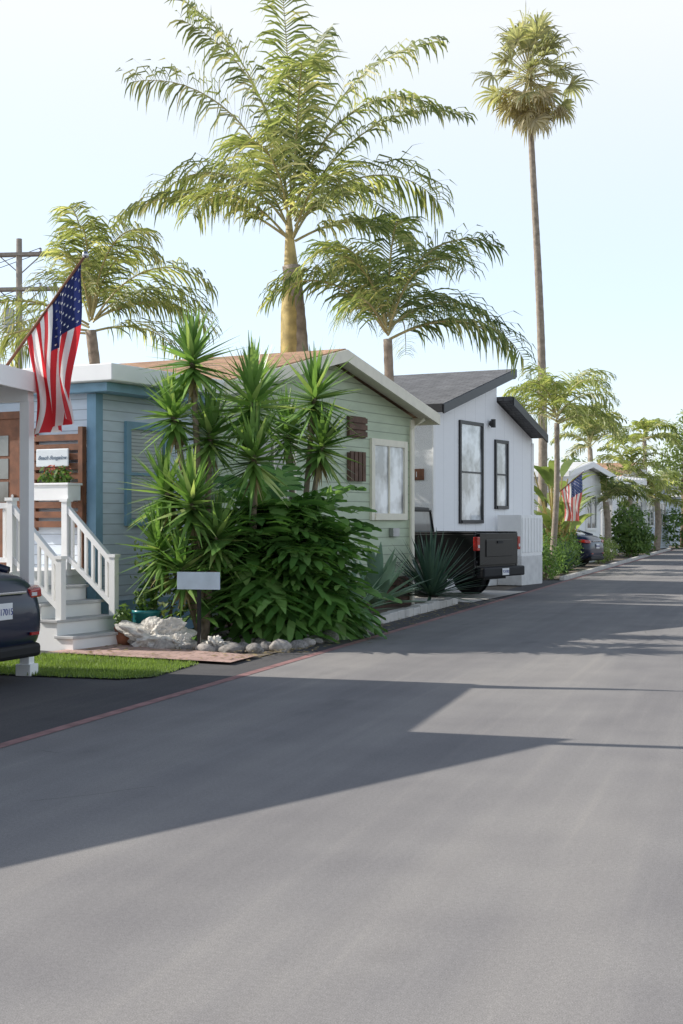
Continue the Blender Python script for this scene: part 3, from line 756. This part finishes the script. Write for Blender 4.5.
for i in range(50):
    x=random.uniform(-7.3,-5.75); y=random.uniform(15.95,17.1) if i%2 else random.uniform(16.0,19); s=random.uniform(.04,.13); rock((x,y,s*.3),s,rms[i%5])
bm=bmesh.new(); bmesh.ops.create_icosphere(bm,subdivisions=5,radius=1)
for v in bm.verts:
    n=noise.noise(v.co*1.6+Vector((3,1,0)))+1.0*abs(noise.noise(v.co*2.6))+.35*noise.noise(v.co*7)
    v.co*=1+.75*n
rw=bpy.data.meshes.new('rock'); bm.to_mesh(rw); bm.free(); rw.materials.append(M['rockw'])
for x,y,sx,sy,h,rz in((-7.4,16.3,.33,.16,.19,.15),(-7.05,16.2,.14,.10,.10,1),(-6.55,16.15,.13,.1,.09,2)):
    o=rock((x,y,h*.6),1,rw,label='craggy white ornamental rock beside the brick path',sz=(sx,sy,h)); o.rotation_euler=(0,0,rz)

s1=thing('garden_sign','pale blue board sign on black post among rocks','sign',(-6.68,15.95,0),R(5))
mb=MB(); mb.box(-.02,.02,-.02,.02,0,.98); mb.build('post','black',s1)
mb=MB(); mb.box(-.27,.27,-.034,-.021,.76,.97); mb.build('board','signb',s1)
def pot(label,loc,r,h,mat,plant=None):
    T=thing('plant_pot',label,'pot',loc); mb=MB(); mb.lathe_z([(0,.0),(r*.7,0),(r,h*.5),(r*.95,h*.9),(r*1.05,h*.92),(r*1.05,h),(r*.9,h),(r*.85,h*.9),(0,h*.9)]); mb.build('pot',mat,T,smooth=True)
    mb=MB(); leafcloud(mb,[(0,0,h+.12,r*.9,r*.9,.18)],160,.05); mb.build('plant',plant or 'shrub',T)
pot('teal glazed pot with small plant',(-7.7,16.65,0),.18,.45,'tealpot')
pot('terracotta pot with small plant by the stairs',(-7.9,16.4,0),.12,.24,'terracotta')

# ---------------------------------------------------------------- flags
def flag(name,label,tip,base,hoist,fly,mat='flag',fold=1,gather=.5,cen_at=.32,group='american flags on house poles'):
    tip=Vector(tip); base=Vector(base); T=thing(name,label,'flag',tuple(base)); d=(tip-base); L=d.length; d.normalize()
    mb=MB(); mb.tube([(0,0,0),tuple(d*L)],[.018,.014],8); mb.build('pole','wood',T,smooth=True)
    mb=MB(); mb.lathe_z([(0,-.03),(.03,-.02),(.035,.01),(.02,.04),(0,.045)],*(d*L),n=12); mb.build('finial','chrome',T,smooth=True)
    hd=Vector((d.x,d.y,0)).normalized(); nrm=Vector((-hd.y,hd.x,0))
    def P(u,v):
        h=d*(L-.06-v*hoist)
        cen=d*(L-.06-cen_at*hoist)
        k=gather*u**.7
        lat=h.lerp(Vector((cen.x,cen.y,h.z)),k)
        z=h.z-fly*u*(1-.36*v)
        f=fold*(.11*u**.6*math.sin(v*17+u*2.5)+.05*u*math.sin(v*6+1+u*4)+.022*math.sin(v*30+u*6)*min(1,u*4))
        s_=.045*u*math.sin(v*13+u*5)+.03*math.sin(u*7+v*3)*u
        return Vector((lat.x,lat.y,z))+nrm*f+hd*s_
    NU,NV=40,65; vs=[];fs=[]
    for i in range(NU+1):
        for j in range(NV+1): vs.append(P(i/NU,j/NV))
    mb=MB()
    for i in range(NU):
        for j in range(NV): a=i*(NV+1)+j; fs.append((a,a+1,a+NV+2,a+NV+1))
    mb.add(vs,fs); o=mb.build('flag_cloth',mat,T,smooth=True)
    ul=o.data.uv_layers.new(name='UVMap')
    for li,lp in enumerate(o.data.loops):
        vi=lp.vertex_index; ul.data[li].uv=((vi//(NV+1))/NU,(vi%(NV+1))/NV)
    mb=MB()
    for r in range(9):
        for c_ in range(6 if r%2==0 else 5):
            v0=(r+1)/10*7/13; u0=(c_+ (.5 if r%2==0 else 1))/6*.4
            for side in(-1,1):
                vs=[]
                for k in range(10):
                    a=k*math.pi/5; rr=(.0115 if k%2==0 else .0046)
                    uu=u0+rr*math.cos(a); vv=v0+rr*math.sin(a)*fly/hoist
                    vs.append(P(max(uu,0),vv)+nrm*.005*side)
                cpt=P(u0,v0)+nrm*.005*side
                mb.add(vs+[cpt],[(k,(k+1)%10,10) for k in range(10)])
    so=mb.build('stars','starw',T); so['kind']='stuff'
    T['group']=group
    return T
flag('american_flag','american flag hanging from angled pole on the carport',(-6.74,13.1,4.3),(-7.62,13.0,3.15),.98,1.6,'flag',1.1,.45,.42)
flag('american_flag','faded american flag hanging limp on a post by the garden',(-5.3,41.3,3.0),(-6.15,41.6,2.35),.85,1.4,'flagfaded',.5,.35)
o=thing('flag_post','slim white post holding the distant flag','post',(-6.17,41.6,0)); mb=MB(); mb.tube([(0,0,0),(0,0,2.5)],.035); mb.build('post','wpaint',o); mb=MB(); mb.lathe_z([(0,.06),(.05,.03),(.05,0),(.04,-.02)],0,0,2.5); mb.build('cap','wpaint',o)

# ---------------------------------------------------------------- utility pole
U=thing('utility_pole','weathered wooden utility pole lightened for haze with double crossarms','utility pole',(-22.9,40,0),R(10))
mb=MB(); mb.tube([(0,0,0),(0,0,5),(0,0,10.5)],[.14,.12,.09],10); mb.build('pole','polewood',U)
for z in(10.0,8.9):
    mb=MB(); mb.beam((-1.3,.11,z),(1.3,.11,z),.08,.1); mb.beam((-1.3,-.11,z),(1.3,-.11,z),.08,.1)
    mb.beam((-.7,.11,z),(0,.11,z-.6),.03,.03); mb.beam((.7,.11,z),(0,.11,z-.6),.03,.03); mb.build('crossarm','polewood',U)
    for x in(-1.2,-.7,.7,1.2):
        mb=MB(); mb.lathe_z([(.02,0),(.05,.03),(.035,.08),(.05,.11),(.0,.15)],x,0,z+.06,n=8); mb.build('insulator','chrome',U)
mb=MB()
for x in(-1.2,-.7,.7,1.2):
    mb.tube([(x-30*t,25*t,10.2-4*.6*t*(1-t)) for t in [i/12 for i in range(13)]],.012,4)
    mb.tube([(x-30*t,25*t,9.1-4*.6*t*(1-t)) for t in [i/12 for i in range(13)]],.012,4)
mb.build('wires','plastic',U)
mb=MB(); mb.lathe_z([(0,0),(.2,.02),(.2,.75),(.12,.8),(0,.82)],-.32,-.1,7.5); mb.build('transformer','metal',U)

# ---------------------------------------------------------------- vehicles
def loft(mb,stations,mi=0):
    n=len(stations[0][1]); vs=[];fs=[]
    for x,ring in stations: vs+=[(x,y,z) for y,z in ring]
    for i in range(len(stations)-1):
        for k in range(n): k2=(k+1)%n; fs.append((i*n+k,i*n+k2,(i+1)*n+k2,(i+1)*n+k))
    fs.append(tuple(range(n))[::-1]); fs.append(tuple((len(stations)-1)*n+k for k in range(n)))
    mb.add(vs,fs,mi)
def wheel(par,x,y,r,wd,sgn):
    w=bpy.data.objects.new('wheel',None); col.objects.link(w); w.parent=par; w.location=(x,y,r)
    mb=MB(); h=wd/2; mb.lathe_y([(r*.62,-h),(r*.9,-h),(r,-h*.7),(r,h*.7),(r*.9,h),(r*.62,h)],0,0,0,28); mb.build('tyre','rubber',w,smooth=True)
    mb=MB(); yy=sgn*h*.75; mb.lathe_y([(r*.64,-h),(r*.64,h),(r*.58,h*.9*1)],0,0,0,28)
    for k in range(6):
        a=k*math.pi/3; mb.beam((0,yy,0),(math.cos(a)*r*.62,yy,math.sin(a)*r*.62),.04,.06)
    mb.tube([(0,yy-.02,0),(0,yy+.02,0)],.06,12); mb.build('rim','chrome',w)
    mb=MB(); mb.lathe_y([(0.001,0),(r*.6,0)],0,-sgn*h*.3,0,20); mb.build('brake_disc','plastic',w)
    return w
def sedan(label,loc,rz,paint,plate,name='parked_car'):
    T=thing(name,label,'car',loc,rz,'cars parked beside the homes')
    def ring(zb,zs,zt,w):
        h=[(w*.82,zb),(w*.95,zb+.1),(w,(zb+zs)/2),(w*.98,zs),(w*.84,zt-.03),(w*.5,zt+.015)]
        return h+[(-y,z) for y,z in h[::-1]]
    mb=MB()
    loft(mb,[(.0,ring(.42,.62,.7,.62)),(-.03,ring(.33,.74,.86,.76)),(-.14,ring(.26,.86,1.04,.86)),(-.35,ring(.22,.92,1.1,.91)),(-.9,ring(.2,.93,1.09,.915)),(-1.6,ring(.2,.9,1.02,.92)),(-3.2,ring(.2,.86,.98,.92)),(-3.8,ring(.2,.82,.92,.90)),(-4.4,ring(.22,.72,.82,.84)),(-4.65,ring(.28,.6,.68,.68))])
    mb.build('body',paint,T,smooth=True,sub=2,fixn=True)
    def cr(zb,zt,w1,w2):
        h=[(w1,zb),(w2+.03,zt-.06),(w2-.08,zt),(w2*.5,zt+.02)]; return h+[(-y,z) for y,z in h[::-1]]
    mb=MB(); loft(mb,[(-.5,cr(.98,1.1,.76,.7)),(-.85,cr(.95,1.28,.8,.66)),(-1.35,cr(.93,1.42,.82,.62)),(-2.0,cr(.93,1.45,.83,.63)),(-2.6,cr(.93,1.41,.83,.62)),(-3.1,cr(.9,1.15,.8,.68)),(-3.35,cr(.9,.98,.78,.7))]); mb.build('windows','glass',T,smooth=True,sub=1,fixn=True)
    mb=MB(); loft(mb,[(-1.1,[(.57,1.375),(.5,1.40),(-.5,1.40),(-.57,1.375)]),(-1.4,[(.6,1.435),(.5,1.47),(-.5,1.47),(-.6,1.435)]),(-2.0,[(.62,1.455),(.5,1.492),(-.5,1.492),(-.62,1.455)]),(-2.6,[(.6,1.42),(.5,1.455),(-.5,1.455),(-.6,1.42)])]); mb.build('roof',paint,T,smooth=True,fixn=True)
    for sg_ in(-1,1):
        mb=MB(); mb.tube([(-.45,.78*sg_,1.08),(-.9,.76*sg_,1.22),(-1.35,.66*sg_,1.41),(-2,.665*sg_,1.44),(-2.6,.65*sg_,1.40),(-3.2,.77*sg_,1.0)],[.05,.04,.03,.025,.03,.03],6)
        mb.build('pillar',paint,T,smooth=True)
        mb=MB(); mb.tube([(-1.95,.83*sg_,.95),(-1.95,.67*sg_,1.43)],.03,6); mb.build('pillar',paint,T,smooth=True)
        mb=MB(); loft(mb,[(-.035,[(.56*sg_,.82),(.76*sg_,.83),(.74*sg_,.92),(.56*sg_,.90)]),(-.13,[(.54*sg_,.81),(.875*sg_,.83),(.86*sg_,.94),(.54*sg_,.93)]),(-.34,[(.78*sg_,.85),(.925*sg_,.87),(.91*sg_,.95),(.78*sg_,.95)])]); mb.build('tail_light','redlens',T,bevel=.015,fixn=True)
        mb=MB(); mb.box(-.045,-.028,(.57*sg_ if sg_>0 else -.66),(.66 if sg_>0 else -.57),.845,.88); mb.build('reverse_light','whitelens',T)
        mb=MB(); mb.box(-.0,.022,(.48*sg_ if sg_>0 else -.62),(.62 if sg_>0 else -.48),.46,.49); mb.build('reflector','redlens',T)
    mb=MB(); mb.box(-.35,.015,-.68,.68,.24,.38); mb.build('bumper','plastic',T,bevel=.04)
    mb=MB(); mb.box(-.05,-.015,-.45,.45,.875,.90); mb.build('trim_strip','chrome',T,bevel=.005)
    pp=bpy.data.objects.new('license_plate',None); col.objects.link(pp); pp.parent=T; pp.location=(.005,0,.72)
    mb=MB(); mb.box(0,.008,-.16,.16,-.08,.08); mb.build('plate','plate',pp,bevel=.003)
    text('plate_number',plate,.09,'plateblue',pp,(.011,0,-.008),(R(90),0,R(90)),.001)
    for x in(-.95,-3.75):
        for s_ in(-1,1): 
            mb=MB(); mb.lathe_y([(0.001,0),(.37,0),(.37,-.04*s_)],x,.928*s_,.34,24); mb.build('wheel_arch','plastic',T)
            wheel(T,x,.85*s_,.33,.2,s_)
    return T
sedan('dark navy sedan parked rear first under carport',(-7.08,12.05,0),R(-3),'navy','9T17015')
sedan('dark blue car parked beside the far home',(-5.75,48.4,0),PHI,'navy','8KLR240')
def truck(label,loc,rz):
    T=thing('pickup_truck',label,'truck',loc,rz,'cars parked beside the homes')
    w=.98
    mb=MB()
    for s_ in(-1,1):
        y0,y1=(w-.09,w) if s_>0 else (-w,-w+.09)
        mb.box(-2.0,-.06,y0,y1,.5,1.32)
        mb.box(-2.0,-.06,y0-.012 if s_>0 else y0,y1 if s_>0 else y1+.012,1.322,1.36)
    mb.box(-2.0,-.06,-w+.09,w-.09,.62,.74); mb.box(-2.0,-1.95,-w+.09,w-.09,.742,1.32)
    mb.build('truck_bed','blackpaint',T,bevel=.02)
    mb=MB(); mb.box(-.055,.0,-w+.12,w-.12,.68,1.33); mb.box(0,.015,-.6,.6,.85,1.2); mb.build('tailgate','blackpaint',T,bevel=.015)
    mb=MB(); mb.box(.016,.03,-.12,.12,1.12,1.17); mb.build('handle','plastic',T)
    for s_ in(-1,1):
        mb=MB(); y0,y1=(w-.115,w+.005) if s_>0 else (-w-.005,-w+.115); mb.box(-.09,.008,y0,y1,.98,1.26); mb.build('tail_light','redlens',T,bevel=.012)
        mb=MB(); mb.box(.008,.016,y0+.03,y1-.03,1.04,1.1); mb.build('reverse_light','whitelens',T)
    mb=MB(); mb.box(-.05,.14,-w+.05,w-.05,.44,.64); mb.build('bumper','plastic',T,bevel=.03)
    mb=MB(); mb.box(-2.0,-.1,-.5,.5,.38,.6); mb.build('undercarriage','plastic',T)
    pp=bpy.data.objects.new('license_plate',None); col.objects.link(pp); pp.parent=T; pp.location=(.145,0,.54)
    mb=MB(); mb.box(0,.008,-.15,.15,-.07,.07); mb.build('plate','plate',pp); text('plate_number','7C41982',.08,'plateblue',pp,(.011,0,0),(R(90),0,R(90)),.001)
    def ring(zb,zt,ww):
        h=[(ww*.95,zb),(ww,zb+.15),(ww,zt-.15),(ww*.93,zt)]; return h+[(-y,z) for y,z in h[::-1]]
    mb=MB(); loft(mb,[(-2.02,ring(.5,1.32,w)),(-3.6,ring(.5,1.3,w)),(-4.1,ring(.5,1.28,w)),(-5.3,ring(.5,1.18,w*.96)),(-5.6,ring(.55,1.1,w*.9))]); mb.build('body','blackpaint',T,bevel=.03,fixn=True)
    mb=MB(); loft(mb,[(-2.06,[(.86,1.3),(.74,1.8),(-.74,1.8),(-.86,1.3)]),(-3.5,[(.88,1.3),(.74,1.84),(-.74,1.84),(-.88,1.3)]),(-4.2,[(.86,1.27),(.8,1.3),(-.8,1.3),(-.86,1.27)])]); mb.build('windows','glass',T,fixn=True)
    mb=MB(); loft(mb,[(-2.03,[(.76,1.78),(.66,1.87),(-.66,1.87),(-.76,1.78)]),(-2.8,[(.77,1.82),(.66,1.92),(-.66,1.92),(-.77,1.82)]),(-3.6,[(.76,1.8),(.66,1.87),(-.66,1.87),(-.76,1.8)])]); mb.build('roof','blackpaint',T,bevel=.02,fixn=True)
    for s_ in(-1,1):
        for a_,b_,w1,w2 in(((-2.07,.89*s_,1.3),(-2.09,.755*s_,1.82),.1,.03),((-3.0,.89*s_,1.3),(-3.02,.755*s_,1.82),.1,.03),((-4.18,.86*s_,1.28),(-3.5,.75*s_,1.83),.05,.06)):
            mb=MB(); mb.beam(a_,b_,w1,w2); mb.build('pillar','blackpaint',T)
        mb=MB(); mb.box(-3.75,-3.6,(.98 if s_>0 else -1.2),(1.2 if s_>0 else -.98),1.3,1.48); mb.build('wing_mirror','plastic',T,bevel=.03)
    for x in(-1.15,-4.7):
        for s_ in(-1,1):
            mb=MB(); mb.lathe_y([(0.001,0),(.45,0),(.45,-.04*s_)],x,(w+.004)*s_,.42,24); mb.build('wheel_arch','plastic',T)
            wheel(T,x,.91*s_,.38,.26,s_)
    return T
truck('black pickup truck backed beside the white house',(-5.45,28.95,0),R(-16))

# ---------------------------------------------------------------- camera, light, world
cam=bpy.data.cameras.new('Camera'); co=bpy.data.objects.new('Camera',cam); col.objects.link(co); sc.camera=co
co.location=(0,0,1.6); co.rotation_euler=(R(90),0,R(17))
cam.sensor_fit='VERTICAL'; cam.sensor_height=36; cam.lens=36*1420/1024; cam.shift_y=8/1024; cam.clip_end=2000; cam.clip_start=.1
az=R(5); el=R(34.6)
L=Vector((math.cos(az)*math.cos(el),math.sin(az)*math.cos(el),-math.sin(el)))
sn=bpy.data.lights.new('Sun','SUN'); sn.energy=5.0; sn.angle=R(.5); sn.color=(1,.96,.89)
so=bpy.data.objects.new('Sun',sn); col.objects.link(so); so.rotation_euler=L.to_track_quat('-Z','Y').to_euler()
w=bpy.data.worlds.new('World'); sc.world=w; w.use_nodes=True; nt=w.node_tree
bg=nt.nodes['Background']; sky=nt.nodes.new('ShaderNodeTexSky'); sky.sky_type='NISHITA'; sky.sun_disc=False
sky.sun_elevation=el; sky.sun_rotation=math.atan2(-L.x,-L.y); sky.dust_density=.8; sky.air_density=1.0; sky.ozone_density=1.5
# high thin haze band: pale blue near the horizon, whiter around the bright upper haze, clear and dimmed towards the zenith to cut ground fill
tc=nt.nodes.new('ShaderNodeTexCoord'); sp=nt.nodes.new('ShaderNodeSeparateXYZ'); nt.links.new(tc.outputs['Generated'],sp.inputs[0])
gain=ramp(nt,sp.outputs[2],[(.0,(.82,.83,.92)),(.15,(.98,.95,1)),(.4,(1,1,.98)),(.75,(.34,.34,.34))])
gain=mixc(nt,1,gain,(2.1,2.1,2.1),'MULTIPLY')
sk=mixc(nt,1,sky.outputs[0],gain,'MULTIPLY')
hz=ramp(nt,sp.outputs[2],[(.0,(.66,)*3),(.14,(.64,)*3),(.33,(.9,)*3),(.45,(.55,)*3),(.72,(.03,)*3)])
hc=ramp(nt,sp.outputs[2],[(.0,(.57,.63,.71)),(.15,(.57,.64,.71)),(.34,(.71,.72,.72))])
hc=mixc(nt,1,hc,(9.5,9.5,9.5),'MULTIPLY')
sk=mixc(nt,hz,sk,hc)
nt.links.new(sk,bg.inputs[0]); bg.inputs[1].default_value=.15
